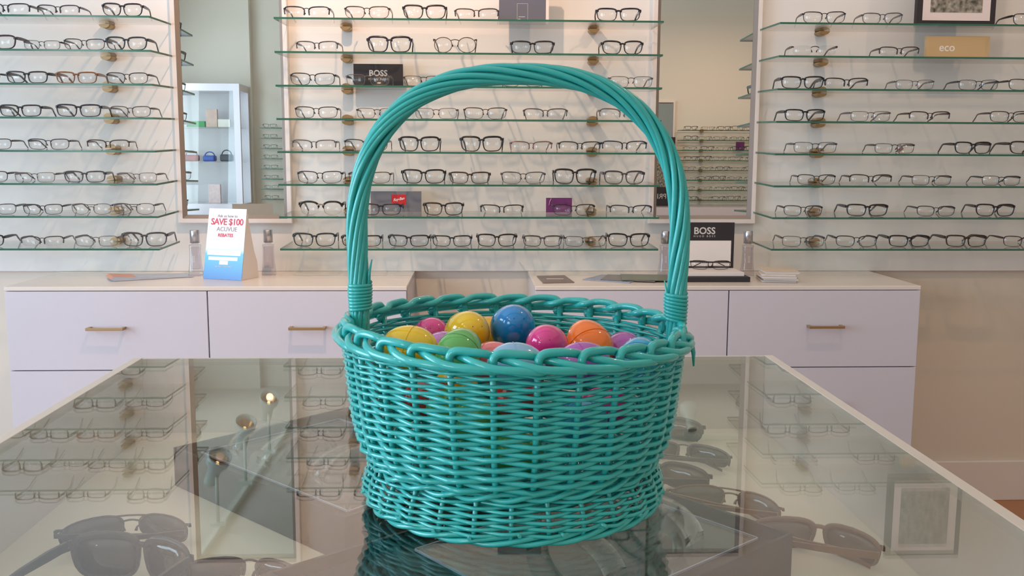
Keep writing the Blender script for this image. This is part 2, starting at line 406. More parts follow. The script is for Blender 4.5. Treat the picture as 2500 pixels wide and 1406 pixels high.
# per rack and row, from the left: left and right pixel of the front, style, colour
ROWS = {
'left': [
 [(-25, 88, 'S', 'k'), (107, 208, 'S', 'n'), (264, 360, 'F', 'n')],
 [(-55, 51, 'F', 'r'), (70, 157, 'N', 'k'), (167, 265, 'M', 'n'), (268, 368, 'F', 't')],
 [(-92, 6, 'M', 'g'), (22, 123, 'G', 'k'), (143, 242, 'G', 'w'), (265, 366, 'M', 'k')],
 [(-108, -6, 'G', 'n'), (1, 102, 'G', 'k'), (140, 247, 'G', 'n'), (270, 369, 'M', 'g')],
 [(-74, 24, 'M', 'b'), (66, 165, 'M', 'n'), (211, 311, 'S', 'b')],
 [(-92, 9, 'M', 'k'), (27, 126, 'N', 's'), (150, 249, 'G', 'g'), (278, 377, 'N', 's')],
 [(-75, 24, 'M', 'g'), (43, 140, 'M', 'n'), (162, 261, 'A', 's'), (266, 368, 'A', 'g')],
 [(-112, -10, 'G', 'k'), (34, 137, 'S', 'g'), (166, 273, 'N', 's'), (284, 395, 'F', 'g')]],
'middle': [
 [(700, 810, 'S', 'n'), (846, 954, 'M', 'b'), (986, 1091, 'F', 'k'), (1111, 1216, 'S', 'b'), (1452, 1558, 'G', 'n')],
 [(727, 828, 'S', 'g'), (899, 1007, 'B', 'n'), (1060, 1163, 'O', 'b'), (1246, 1351, 'G', 'k'), (1466, 1566, 'F', 'k')],
 [(711, 820, 'M', 'k'), (846, 953, 'N', 's'), (986, 1084, 'N', 'b'), (1108, 1206, 'M', 'k'), (1220, 1330, 'M', 'b'), (1356, 1466, 'M', 'n'), (1486, 1591, 'N', 's')],
 [(721, 825, 'M', 'k'), (871, 972, 'N', 'b'), (1013, 1117, 'N', 'g'), (1133, 1237, 'M', 'b'), (1278, 1384, 'S', 'g'), (1463, 1573, 'S', 's')],
 [(711, 819, 'S', 's'), (839, 946, 'M', 'k'), (973, 1074, 'B', 'k'), (1123, 1228, 'B', 'k'), (1246, 1348, 'S', 'p'), (1365, 1467, 'S', 'k'), (1471, 1580, 'S', 'n')],
 [(723, 833, 'M', 'n'), (848, 952, 'M', 'b'), (979, 1087, 'F', 'k'), (1096, 1197, 'G', 'b'), (1224, 1332, 'M', 'g'), (1353, 1457, 'B', 'k'), (1476, 1577, 'F', 'g')],
 [(725, 833, 'C', 'k'), (876, 977, 'G', 'n'), (1032, 1131, 'F', 'k'), (1173, 1278, 'S', 'k'), (1352, 1455, 'M', 'k'), (1493, 1596, 'S', 'n')],
 [(708, 814, 'F', 't'), (828, 927, 'G', 'k'), (944, 1046, 'G', 'k'), (1053, 1151, 'G', 't'), (1164, 1263, 'F', 'k'), (1278, 1375, 'G', 'g'), (1382, 1485, 'N', 'b'), (1489, 1592, 'F', 'k')]],
'right': [
 [(1951, 2050, 'M', 'k'), (2094, 2187, 'M', 'g'), (2457, 2556, 'M', 'k')],
 [(1928, 2034, 'R', 'b'), (2139, 2232, 'S', 'b')],
 [(1904, 2006, 'G', 'k'), (2010, 2114, 'S', 'k'), (2183, 2273, 'N', 's'), (2336, 2430, 'N', 'n'), (2458, 2556, 'M', 'b')],
 [(1915, 2013, 'G', 'k'), (2076, 2173, 'N', 's'), (2220, 2318, 'S', 'r'), (2418, 2515, 'M', 'b')],
 [(1941, 2045, 'N', 'g'), (2140, 2235, 'N', 'b'), (2335, 2424, 'F', 'k'), (2470, 2565, 'F', 'b')],
 [(1954, 2045, 'M', 'k'), (2083, 2183, 'S', 'b'), (2236, 2330, 'N', 'b'), (2409, 2500, 'N', 'k')],
 [(1923, 2017, 'M', 'k'), (2078, 2179, 'G', 'k'), (2253, 2344, 'M', 'k'), (2399, 2491, 'F', 'k')],
 [(1922, 2026, 'N', 'g'), (2056, 2156, 'M', 'k'), (2187, 2286, 'G', 'k'), (2328, 2429, 'G', 'b'), (2472, 2570, 'M', 'r')]]}
GY = {0: 3.035, 1: 3.035, 2: 3.04, 3: 3.045, 4: 3.05, 5: 3.05, 6: 3.055, 7: 3.06}
for side, rows in ROWS.items():
    for k, row in enumerate(rows):
        Y = GY[k]
        vis = [g for g in row if g[1] > 12 and g[0] < 2490]
        for g in row:
            x0, x1, st, c = g
            a, b = at(x0, 300, Y).x, at(x1, 300, Y).x
            rz = {'left': 0.05, 'middle': -0.02, 'right': -0.06}[side]+rnd.uniform(-0.05, 0.05)
            o = make_glasses('eyeglasses', st, c, ((a+b)/2, Y, ztop(k, Y)), min(0.145, (b-a)/math.cos(rz)), rz=rz, rx=math.atan(SLOPE))
            if g in vis:
                pos = '%s from left' % ORD[vis.index(g)]
            else: pos = 'at photo edge'
            tag(o, '%s %s eyeglasses, %s on %s shelf of %s rack' % (FCN[c], KINDN[st], pos, ORD[k], side), 'eyeglasses', 'eyeglasses on the %s rack' % side)

# ------------------------------------------------------------------ cards and the picture on the shelves
def card(name, x0, x1, yt, k, Y, t, m, label, cat='display card', h=None, m2=None):
    a, b = at(x0, 300, Y), at(x1, 300, Y); z0 = ztop(k, Y)+0.0006
    H = h if h else at((x0+x1)/2, yt, Y).z-z0
    o = empty(name, ((a.x+b.x)/2, Y, z0)); w = (b.x-a.x)/2
    box('panel', -w, w, 0, t, 0, H, m, o, 0.0005)
    return tag(o, label, cat), w, H
def T(x, y, z): return Matrix.Translation((x, y, z)) @ UPRIGHT
M['greycard'] = mat('grey_blue_card', (98, 102, 118), 0.6, noise=0.02)
M['rbgrey'] = mat('grey_card', (122, 122, 132), 0.55, noise=0.02)
M['red'] = mat('red_print', (208, 40, 48), 0.5)
M['whiteink'] = mat('white_print', (240, 236, 232), 0.5)
M['purple'] = mat('purple_card', (112, 44, 112), 0.35, coat=0.3, noise=0.06)
M['tan'] = mat('tan_wood_block', (206, 176, 132), 0.55, noise=0.05, nscale=12)
M['mat_board'] = mat('white_mat_board', (226, 214, 214), 0.7)
o, w, H = card('display_card', 865, 985, 156, 2, 3.19, 0.006, M['dark'], 'black upright logo card on the third shelf of the middle rack')
textmesh('logo_text', 'BOSS', 0.026, M['text_grey'], o, T(0, -0.0005, H*0.60), bold=0.0006)
textmesh('small_text', 'HUGO BOSS', 0.0085, M['text_grey'], o, T(0, -0.0005, H*0.36), space=1.5)
o, w, H = card('display_card', 1218, 1330, 0, 0, 3.15, 0.018, M['greycard'], 'grey-blue display block with silver print on the top shelf, middle rack', h=0.13)
bm = bmesh.new()
for a in ((-0.017, 0.017, 0.012, 0.0128), (-0.017, 0.017, 0.0632, 0.064), (-0.017, -0.0162, 0.012, 0.064), (0.0162, 0.017, 0.012, 0.064)): bx(bm, a[0], a[1], -0.0006, 0, a[2], a[3])
bx(bm, -0.012, 0.008, -0.0006, 0, 0.022, 0.0236); bx(bm, -0.014, -0.006, -0.0006, 0, 0.015, 0.0165)
fin('silver_outline', bm, M['text_grey'], o)
box('side_panel', w+0.0002, w+0.010, 0.001, 0.017, 0.0002, H-0.001, M['white_card'], o)
o, w, H = card('display_card', 902, 1027, 467, 6, 3.17, 0.006, M['rbgrey'], 'grey upright card with a red logo patch on the seventh shelf, middle rack')
box('logo_patch', -0.015, 0.033, -0.001, -0.0002, H*0.36, H*0.84, M['red'], o)
textmesh('logo_text', 'Ray-Ban', 0.0125, M['whiteink'], o, T(0.009, -0.0013, H*0.62) @ Matrix.Rotation(0.18, 4, 'Z'), shear=0.35, bold=0.0002, space=0.9)
o, w, H = card('display_card', 1335, 1399, 483, 6, 3.16, 0.008, M['purple'], 'small purple glossy card on the seventh shelf of the middle rack')
bm = bmesh.new(); tube(bm, [(-0.033, -0.0008, H-0.024), (-0.031, -0.0008, H-0.012), (-0.026, -0.0008, H-0.002)], 0.0022, 6, flat=0.3); fin('white_swoosh', bm, M['whiteink'], o)
o, w, H = card('display_block', 2252, 2403, 88, 1, 3.13, 0.02, M['tan'], 'tan wooden block lettered in white on the second shelf, right rack', 'display block')
textmesh('logo_text', 'eco', 0.036, M['whiteink'], o, T(-0.037, -0.0005, H*0.50), bold=0.0004)
o, w, H = card('picture_frame', 2223, 2412, 0, 0, 3.10, 0.02, M['dark'], 'black-framed picture with white mat on the top shelf, right rack', 'picture frame', h=0.285)
box('mat_board', -w+0.018, w-0.018, -0.0012, -0.0002, 0.019, H-0.018, M['mat_board'], o)
art = bpy.data.materials.new('grey_green_print'); art.use_nodes = True; nt = art.node_tree; b = nt.nodes['Principled BSDF']
n = nt.nodes.new('ShaderNodeTexNoise'); n.inputs['Scale'].default_value = 60; n.inputs['Detail'].default_value = 6; cr = nt.nodes.new('ShaderNodeValToRGB')
cr.color_ramp.elements[0].position = 0.35; cr.color_ramp.elements[0].color = (*lin((62, 66, 56)), 1); cr.color_ramp.elements[1].position = 0.7; cr.color_ramp.elements[1].color = (*lin((178, 172, 160)), 1)
tc = nt.nodes.new('ShaderNodeTexCoord'); nt.links.new(tc.outputs['Object'], n.inputs['Vector']); nt.links.new(n.outputs[0], cr.inputs[0]); nt.links.new(cr.outputs[0], b.inputs['Base Color'])
box('printed_picture', -w+0.042, w-0.045, -0.0022, -0.0012, 0.044, H-0.042, art, o)
p = at(2241, 372, 3.05); bm = bmesh.new(); bx(bm, -0.0095, 0.0095, -0.001, 0.001, 0, 0.019)
o = fin('price_tag', bm, mat('brown_tag', (150, 118, 104), 0.6)); o.location = (p.x, 3.17, ztop(4, 3.17)+0.0002); o.rotation_euler = (0, math.radians(-38), 0)
o.location.z += 0.0065
tag(o, 'small brown square tag tilted on the fifth shelf of the right rack', 'tag')

# ------------------------------------------------------------------ drawer cabinets
ZC = 0.811
def drawer_cabinet(x0, x1, label, handle=True):
    o = empty('drawer_cabinet', ((x0+x1)/2, 2.86, FZ)); w = (x1-x0)/2; z0 = 0.0
    TOP = ZC-0.013-FZ
    bm = bmesh.new(); bx(bm, -w, w, 0.021, 0.40, 0.06, TOP); fin('cabinet_body', bm, M['lacquer'], o)
    box('plinth', -w+0.002, w-0.002, 0.05, 0.38, 0.0005, 0.06, M['lacquer'], o)
    for i, (a, b) in enumerate(((0.5605-FZ, ZC-0.0145-FZ), (0.305-FZ, 0.5575-FZ), (0.05-FZ, 0.302-FZ))):
        d = box('drawer', -w+0.0018, w-0.0018, 0.0, 0.0195, a, b, M['lacquer'], o, 0.0009)
        zc = b-0.1085
        bm = bmesh.new(); bx(bm, -0.0545, 0.0545, -0.030, -0.023, zc-0.004, zc+0.004, bevel=0.0008)
        for s in (-1, 1): bx(bm, s*0.050-0.004, s*0.050+0.004, -0.023, -0.0002, zc-0.0035, zc+0.0035)
        fin('handle', bm, M['brass'], d)
    return tag(o, label, 'cabinet', 'white drawer cabinets under the racks')
CAB = [(-1.378, -0.788, 'white lacquer drawer cabinet at the far left under the left rack'), (-0.788, -0.198, 'white lacquer drawer cabinet left of the open gap, behind the basket'),
       (0.186, 0.774, 'white lacquer drawer cabinet right of the open gap, behind the basket'), (0.774, 1.366, 'white lacquer drawer cabinet at the far right under the right rack')]
for c in CAB: drawer_cabinet(*c)
for x0, x1, l in ((-1.378, -0.198, 'white worktop over the two left drawer cabinets'), (0.186, 1.366, 'white worktop over the two right drawer cabinets')):
    bm = bmesh.new(); bx(bm, x0, x1, 2.86, 3.262, ZC-0.0128, ZC, bevel=0.002)
    tag(fin('worktop', bm, mat('worktop_'+l.split()[-3], (228, 218, 210), 0.3, coat=0.2, noise=0.01)), l, 'worktop')

# ------------------------------------------------------------------ things on the cabinets
def perfume(px, Y, py, label):
    p = at(px, py, Y); o = empty('perfume_bottle', (p.x, Y, ZC+0.0003))
    bm = bmesh.new(); lathe(bm, [(0.021, 0), (0.0222, 0.003), (0.0205, 0.020), (0.0175, 0.045), (0.0165, 0.080), (0.0175, 0.097), (0.0172, 0.100), (0.009, 0.102), (0.009, 0.106)], 32, sq=4)
    fin('bottle', bm, glass('bottle_glass', (0.90, 0.90, 0.93), ior=1.7), o)
    bm = bmesh.new(); lathe(bm, [(0.0145, 0.022), (0.0138, 0.045), (0.0132, 0.080), (0.0138, 0.092)], 24, sq=4); fin('liquid', bm, glass('pale_liquid', (0.95, 0.92, 0.93), ior=1.33), o)
    bm = bmesh.new(); lathe(bm, [(0.0150, 0.1062), (0.0150, 0.1465), (0.0142, 0.1475)], 28); fin('cap', bm, M['silver'], o)
    textmesh('label_text', 'BOSS', 0.010, M['text_grey'], o, T(0, -0.0185, 0.055) @ Matrix.Rotation(PI/2, 4, 'Z'))
    return tag(o, label, 'bottle', 'perfume bottles on the worktops')
perfume(476, 3.13, 600, 'clear perfume bottle with silver cap left of the rebate tent card')
perfume(655, 3.15, 600, 'clear perfume bottle with silver cap right behind the rebate tent card')
perfume(1624, 3.12, 600, 'clear perfume bottle with silver cap left of the black logo display')
perfume(1826, 3.125, 600, 'clear perfume bottle with silver cap right of the black logo display')
# rebate tent card
o = empty('tent_card', (-0.768, 3.065, ZC+0.0004), math.radians(-22)); wt, dt, ht = 0.0715, 0.045, 0.219
sl = math.atan2(dt, ht)
def tm(x, v, off): return Matrix.Translation((0, -dt, 0)) @ Matrix.Rotation(-sl, 4, 'X') @ T(x, -off, v)
tcard = bpy.data.materials.new('tent_print'); tcard.use_nodes = True; nt = tcard.node_tree; b = nt.nodes['Principled BSDF']; b.inputs['Roughness'].default_value = 0.25
tc = nt.nodes.new('ShaderNodeTexCoord'); sp = nt.nodes.new('ShaderNodeSeparateXYZ'); cr = nt.nodes.new('ShaderNodeValToRGB')
nt.links.new(tc.outputs['Generated'], sp.inputs[0]); nt.links.new(sp.outputs['Z'], cr.inputs[0]); nt.links.new(cr.outputs[0], b.inputs['Base Color'])
els = cr.color_ramp.elements; els[0].position = 0; els[0].color = (*lin((58, 122, 196)), 1); els[1].position = 0.36; els[1].color = (*lin((86, 182, 226)), 1)
for pz, c in ((0.42, (206, 226, 240)), (0.55, (226, 222, 234)), (0.60, (238, 228, 232))):
    e = els.new(pz); e.color = (*lin(c), 1)
bm = bmesh.new()
prof = [(-dt, 0), (0, ht), (0.0012, ht), (-dt+0.0014, 0)]
A = [bm.verts.new((-wt, y, z)) for y, z in prof]; B = [bm.verts.new((wt-0.004*(z/ht), y, z)) for y, z in prof]
for k in range(4): bm.faces.new((A[k], A[(k+1) % 4], B[(k+1) % 4], B[k]))
bm.faces.new(A[::-1]); bm.faces.new(B); fin('front_panel', bm, tcard, o)
bm = bmesh.new()
cur = [(-dt+0.0016, 0.0), (0.0013, ht-0.001), (0.012, ht*0.75), (0.030, ht*0.4), (0.045, 0.05), (0.048, 0.0)]
A = [bm.verts.new((-wt+0.001, y, z)) for y, z in cur]; B = [bm.verts.new((wt-0.001-0.004*(z/ht), y, z)) for y, z in cur]
n = len(cur)
for k in range(n): bm.faces.new((A[k], A[(k+1) % n], B[(k+1) % n], B[k]))
bm.faces.new(A[::-1]); bm.faces.new(B); fin('back_panel', bm, M['white_card'], o)
M['redink'] = mat('crimson_print', (206, 42, 74), 0.4); M['greyink'] = mat('grey_print', (140, 140, 150), 0.4)
textmesh('small_text', 'Ask us how to', 0.0125, M['greyink'], o, tm(0.0, 0.2, 0.0006))
textmesh('headline_text', 'SAVE $100', 0.0285, M['redink'], o, tm(0, 0.181, 0.0006), bold=0.0004, space=0.92)
textmesh('brand_text', 'ACUVUE', 0.0195, M['greyink'], o, tm(0.001, 0.158, 0.0006))
textmesh('rebate_text', 'REBATES', 0.0145, M['redink'], o, tm(-0.002, 0.139, 0.0006), bold=0.0003)
bm = bmesh.new()
for a in ((-0.066, 0.052, 0.096, 0.116), (-0.064, 0.060, 0.076, 0.092), (-0.058, 0.050, 0.060, 0.071), (-0.016, 0.016, 0.047, 0.059)): bx(bm, a[0], a[1], -0.0005, -0.0001, a[2], a[3])
q = fin('white_blocks', bm, mat('pale_print', (232, 238, 248), 0.25), o); q.matrix_local = Matrix.Translation((0, -dt, 0)) @ Matrix.Rotation(-sl, 4, 'X')
textmesh('fine_text', 'ASK TODAY FOR SAVINGS', 0.0052, M['whiteink'], o, tm(0, 0.040, 0.0006))
tag(o, 'white and blue rebate tent card with red lettering on left worktop', 'tent card')
# black logo display
a, b = at(1637, 600, 3.10), at(1792, 600, 3.10); o = empty('logo_display', ((a.x+b.x)/2, 3.10, ZC+0.0003)); w = (b.x-a.x)/2
box('back_card', -w, w, 0, 0.006, 0.016, 0.176, M['dark'], o, 0.0005)
box('white_panel', -w+0.022, w-0.010, -0.0015, -0.0002, 0.034, 0.117, M['white_card'], o)
box('base', -w-0.004, w+0.014, -0.15, 0.010, 0, 0.0155, M['dark'], o, 0.0008)
box('pad', -w+0.012, w+0.001, -0.128, -0.003, 0.0158, 0.0275, M['white_card'], o, 0.001)
textmesh('logo_text', 'BOSS', 0.031, M['text_grey'], o, T(0.006, -0.0006, 0.148), bold=0.0006)
textmesh('small_text', 'HUGO BOSS', 0.0085, M['text_grey'], o, T(0.006, -0.0006, 0.131), space=1.7)
tag(o, 'black upright logo display stand with white panel on right worktop', 'display stand')
o = make_glasses('eyeglasses', 'M', 'k', (at(1735, 600, 3.05).x, 3.045, ZC+0.0282), 0.128, rz=-0.08, folded=True, sz=0.85)
tag(o, 'folded black eyeglasses lying on the white pad of the black logo display', 'eyeglasses')
# booklets
bk = mat('booklet_cover', (214, 196, 176), 0.5, noise=0.10, nscale=25)
proto = None
for i in range(5):
    o = empty('booklet', (0.962+0.006*math.sin(i*2.1), 3.0+0.006*math.cos(i*1.7), ZC+0.0004+i*0.0068), math.radians(-9+7*math.sin(i*3.3)))
    if proto is None:
        bm = bmesh.new(); bx(bm, -0.052, 0.052, -0.068, 0.068, 0.0003, 0.0058); p1 = fin('pages', bm, M['paper'], o)
        bm = bmesh.new(); bx(bm, -0.054, 0.054, -0.07, 0.07, 0.006, 0.0065); bx(bm, -0.054, 0.054, -0.07, 0.07, 0, 0.0002); p2 = fin('cover', bm, bk, o); proto = [p1, p2]
    else:
        for s in proto:
            c = s.copy(); COL.objects.link(c); c.parent = o
    tag(o, 'white booklet, %s in the booklet stack on right worktop' % ['bottommost', 'second from bottom', 'middle one', 'second from top', 'topmost'][i], 'booklet', 'stack of booklets on right worktop')
# leaflets
lf = [mat('leaflet_blue_grey', (150, 160, 182), 0.35, noise=0.15, nscale=40), mat('leaflet_olive', (104, 112, 92), 0.35, noise=0.3, nscale=40), mat('leaflet_grey', (120, 116, 116), 0.35, noise=0.25, nscale=40)]
for i, (x, y, rz, wd, dp, m, l) in enumerate(((0.452, 3.03, -0.55, 0.08, 0.075, 0, 'blue-grey glossy leaflet at the bottom of the fanned leaflets, right worktop'), (0.500, 3.025, -0.30, 0.085, 0.07, 2, 'grey printed leaflet in the middle of the fanned leaflets, right worktop'), (0.545, 3.02, -0.12, 0.075, 0.075, 1, 'olive printed leaflet on top of the fanned leaflets, right worktop'))):
    bm = bmesh.new(); bx(bm, -wd, wd, -dp, dp, 0, 0.0022, bevel=0.0006)
    q = fin('leaflet', bm, lf[m]); q.location = (x, y, ZC+0.0004+i*0.0026); q.rotation_euler = (0, 0, rz); tag(q, l, 'leaflet', 'fanned leaflets on right worktop')
o = empty('flat_card', (0.258, 3.02, ZC+0.0004), 0.0)
bm = bmesh.new(); vs = [(-0.044, -0.098), (0.054, -0.082), (0.040, 0.098), (-0.052, 0.080)]
A = [bm.verts.new((x, y, 0)) for x, y in vs]; B = [bm.verts.new((x, y, 0.002)) for x, y in vs]
for k in range(4): bm.faces.new((A[k], A[(k+1) % 4], B[(k+1) % 4], B[k]))
bm.faces.new(A[::-1]); bm.faces.new(B); fin('card_sheet', bm, mat('taupe_card', (120, 106, 102), 0.4, noise=0.08), o)
box('print_line', -0.026, 0.028, -0.006, 0.006, 0.0021, 0.0024, M['paper'], o)
tag(o, 'flat taupe card lying at the left end of right worktop', 'card')
# folded brochure at left
o = empty('brochure', (-1.03, 3.075, ZC+0.0006), math.radians(28))
bm = bmesh.new(); N = 14; pts = []
for i in range(N+1):
    t = i/N; pts.append((-0.11+0.24*t, 0.0115*(1-t)**1.5+0.002))
loop = [(x, z) for x, z in pts]+[(x, 0.0004) for x, z in pts[::-1]]
loop = [(-0.118, 0.006)]+loop
A = [bm.verts.new((x, -0.052, z)) for x, z in loop]; B = [bm.verts.new((x, 0.052, z)) for x, z in loop]; n = len(loop)
for k in range(n):
    f = bm.faces.new((A[k], A[(k+1) % n], B[(k+1) % n], B[k])); f.material_index = 1 if (loop[k][0] < -0.045 and loop[k][1] > 0.003) else 0
bm.faces.new(A[::-1]); bm.faces.new(B); fin('folded_sheet', bm, [mat('brochure_paper', (176, 184, 200), 0.35, noise=0.12, nscale=30), mat('brochure_orange', (214, 140, 108), 0.35, noise=0.08)], o)
tag(o, 'folded glossy brochure with orange end lying on left worktop', 'brochure')

# ------------------------------------------------------------------ display case
TZ = 0.872; X0, X1, Y0, Y1 = -0.543, 0.4915, 0.42, 1.535; IZ = 0.75; lip = 0.0145
case = empty('display_case', ((X0+X1)/2, (Y0+Y1)/2, FZ)); ox, oy = (X0+X1)/2, (Y0+Y1)/2
def cb(name, a, b, c, d, e, f, m, bev=0.0): return box(name, a-ox, b-ox, c-oy, d-oy, e-FZ, f-FZ, m, case, bev)
bm = bmesh.new()
for a in ((X0, X0+lip, Y0, Y1, 0.60, TZ), (X1-lip, X1, Y0, Y1, 0.60, TZ), (X0+lip, X1-lip, Y0, Y0+lip, 0.60, TZ), (X0+lip, X1-lip, Y1-0.006, Y1, 0.60, TZ-0.0005)):
    bx(bm, a[0]-ox, a[1]-ox, a[2]-oy, a[3]-oy, a[4]-FZ, a[5]-FZ, bevel=0.0008)
fin('case_rim', bm, M['case'], case)
cb('display_deck', X0+lip+0.0002, X1-lip-0.0002, Y0+lip+0.0002, Y1-0.0062, IZ-0.02, IZ, M['case_in'])
cb('case_body', X0+0.01, X1-0.01, Y0+0.01, Y1-0.01, FZ+0.0005, 0.5995, M['case'])
cb('glass_top', X0+lip+0.0004, X1-lip-0.0004, Y0+lip+0.0004, Y1-0.0064, TZ-0.0065, TZ-0.0003, M['glass'])
tag(case, 'cream display case with a glass top under the turquoise basket', 'display case')
# dark trays in the case
def tray(corner, u, v, a, b, H, label):
    # corner at the origin, u and v unit vectors along the edges
    o = empty('display_tray', (corner[0], corner[1], IZ+0.0005)); u = Vector(u).normalized(); v = Vector(v).normalized()
    def P(s, t, z): return (u.x*s+v.x*t, u.y*s+v.y*t, z)
    def slab(bm, s0, s1, t0, t1, z0, z1):
        vs = [bm.verts.new(P(s, t, z)) for s in (s0, s1) for t in (t0, t1) for z in (z0, z1)]
        for q in ((0, 1, 3, 2), (4, 6, 7, 5), (0, 4, 5, 1), (2, 3, 7, 6), (0, 2, 6, 4), (1, 5, 7, 3)): bm.faces.new([vs[i] for i in q])
    bm = bmesh.new(); slab(bm, 0, a, 0, b, 0, 0.004)
    for s in ((0, a, 0, 0.004), (0, a, b-0.004, b), (0, 0.004, 0.004, b-0.004), (a-0.004, a, 0.004, b-0.004)): slab(bm, *s, 0.0041, H)
    fin('tray_shell', bm, M['tray'], o)
    bm = bmesh.new(); slab(bm, 0.006, a-0.006, 0.006, b-0.006, 0.006, H-0.012); fin('inner_platform', bm, M['tray'], o)
    return tag(o, label, 'tray', 'dark grey trays in the display case'), P, slab
t1, P1, slab1 = tray((-0.403, 1.272), (1, 1), (1, -1), 0.292, 0.372, 0.053, 'dark grey display tray in the glass case, left behind the basket')
t2, P2, slab2 = tray((0.333, 0.950), (-0.628, 0.778), (-0.778, -0.628), 0.27, 0.46, 0.053, 'dark grey display tray in the glass case, right in front of the basket')
for o, slab, P, arcs in ((t1, slab1, P1, ((0.05, 0.05), (0.05, 0.12), (0.06, 0.22))), (t2, slab2, P2, ((0.06, 0.07), (0.05, 0.2)))):
    bm = bmesh.new(); slab(bm, 0.03, 0.26 if o is t1 else 0.24, 0.02, 0.34 if o is t1 else 0.31, 0.0425, 0.0445)
    q = fin('acrylic_plate', bm, M['acrylic'], o)
    bm = bmesh.new(); e = 0.26 if o is t1 else 0.24; g = 0.34 if o is t1 else 0.31
    for s in ((0.0285, 0.030, 0.02, g), (e, e+0.0015, 0.02, g), (0.03, e, 0.0185, 0.02), (0.03, e, g, g+0.0015)): slab(bm, *s, 0.0425, 0.0447)
    fin('plate_edge', bm, M['acryl_edge'], q)
    for s0, t0 in arcs:
        bm = bmesh.new(); A = []
        for i in range(13):
            th = PI*i/12; s = s0+0.055-0.055*math.cos(th); z = 0.0452+0.032*math.sin(th)
            A.append([bm.verts.new(P(s, t0+dt2, z+dz)) for dt2, dz in ((0, 0), (0.03, 0), (0.03, 0.0018), (0, 0.0018))])
        for p, r in zip(A, A[1:]):
            for k in range(4): bm.faces.new((p[k], p[(k+1) % 4], r[(k+1) % 4], r[k])).smooth = True
        bm.faces.new(A[0][::-1]); bm.faces.new(A[-1]); fin('acrylic_arch', bm, M['acrylic'], o, smooth=True)
# sunglasses lying in the case
SG = [  # pixel of the middle, yaw deg, style, colour, lens, folded, label
 (322, 1292, 186, 'A', 'k', 'sun', True, 'black double-bridge sunglasses at the left front of the display case'),
 (350, 1392, 163, 'B', 'k', 'sun', False, 'thick black sunglasses with open temples, left front of the case'),
 (612, 1394, 172, 'S', 'g', 'sun', True, 'grey half-rim sunglasses near the front left of the case'),
 (1606, 1050, 168, 'F', 'b', 'sunamber', True, 'brown sunglasses at the back of the case, right behind the basket'),
 (1668, 1105, 160, 'S', 's', 'sun', True, 'silver half-rim sunglasses in the case, right of the basket'),
 (1605, 1165, 165, 'F', 'r', 'sunamber', True, 'burgundy tinted sunglasses against the right side of the basket'),
 (1785, 1226, 150, 'A', 'w', 'sunamber', True, 'amber aviator sunglasses behind the right dark tray'),
 (2000, 1320, 150, 'F', 'w', 'sunamber', True, 'brown plastic sunglasses with folded temples at the right of the case')]
for px, py, yaw, st, c, lm, fold, l in SG:
    p = atz(px, py, IZ+0.012); o = make_glasses('sunglasses', st, c, (p.x, p.y, IZ+0.0008), 0.142, rz=math.radians(yaw), folded=fold, lensmat=lm, sz=(0.78 if fold else 1.0))
    tag(o, l, 'sunglasses', 'sunglasses in the display case')

# ------------------------------------------------------------------ the basket
BX, BY = 0.038, 0.895
bas = empty('wicker_basket', (BX, BY, TZ))
NS = 28; A0 = -PI/2+0.08
def lerp_tab(tab, z):
    for (a, ra), (b, rb) in zip(tab, tab[1:]):
        if z <= b: return ra+(rb-ra)*(z-a)/(b-a)
    return tab[-1][1]
RT_ = [(0.0, 0.1370), (0.012, 0.1395), (0.022, 0.1380), (0.036, 0.1315), (0.041, 0.1300), (0.049, 0.1365), (0.0575, 0.1415), (0.080, 0.1475), (0.120, 0.1525), (0.146, 0.1555), (0.170, 0.1590)]
def RB(z): return lerp_tab(RT_, z)
def bp(r, a, z): return (r*math.cos(a), r*math.sin(a), z-0.03*(r*math.cos(a))*max(0, z-0.04)/0.12*0.6)
wob = [rnd.uniform(-1, 1) for _ in range(400)]
# stakes
for i in range(NS):
    a = A0+2*PI*i/NS; bm = bmesh.new()
    tube(bm, [bp(RB(z), a, z) for z in (0.0405, 0.055, 0.07, 0.09, 0.11, 0.13, 0.156)], 0.0029, 8); fin('stake', bm, M['basket'], bas)
for i in range(NS):
    a = A0+2*PI*(i+0.42)/NS; bm = bmesh.new()
    tube(bm, [bp(RB(z), a, z) for z in (0.004, 0.014, 0.024, 0.034, 0.043)], 0.0022, 8); fin('foot_stake', bm, M['basket'], bas)
def weave(bm, z, rr, phase, off, amp, a_off, wb=0.0006, step=4, sag=0.0):
    pts = []; n = NS*step
    for j in range(n):
        a = A0+2*PI*(j/step+a_off)/NS; u = j/step
        c = 1-4*abs(((u+phase)/2) % 1-0.5)
        c = -c*1.12 if abs(c) < 0.89 else math.copysign(1, -c)
        w_ = wob[(int(u)*7+int(z*9000)) % 400]*wb
        pts.append(bp(RB(z)+off+amp*c, a, z+w_-sag*c))
    tube(bm, pts, rr, 6, closed=True)
bm = bmesh.new(); z = 0.0475; k = 0
while z < 0.1515:
    f = (z-0.0475)/0.106; rr = 0.0026-0.0011*f
    weave(bm, z, rr, k % 2, 0.0004, 0.0029+rr*0.55, 0.0, wb=0.0008, sag=0.0006)
    z += 0.0047-0.0021*f; k += 1
fin('side_weave', bm, M['basket'], bas, smooth=True)
bm = bmesh.new(); z = 0.0105; k = 0
while z < 0.0365:
    weave(bm, z, 0.0017, k % 2, 0.0, 0.0040, 0.42, wb=0.0005); z += 0.0027; k += 1
fin('foot_weave', bm, M['basket'], bas, smooth=True)
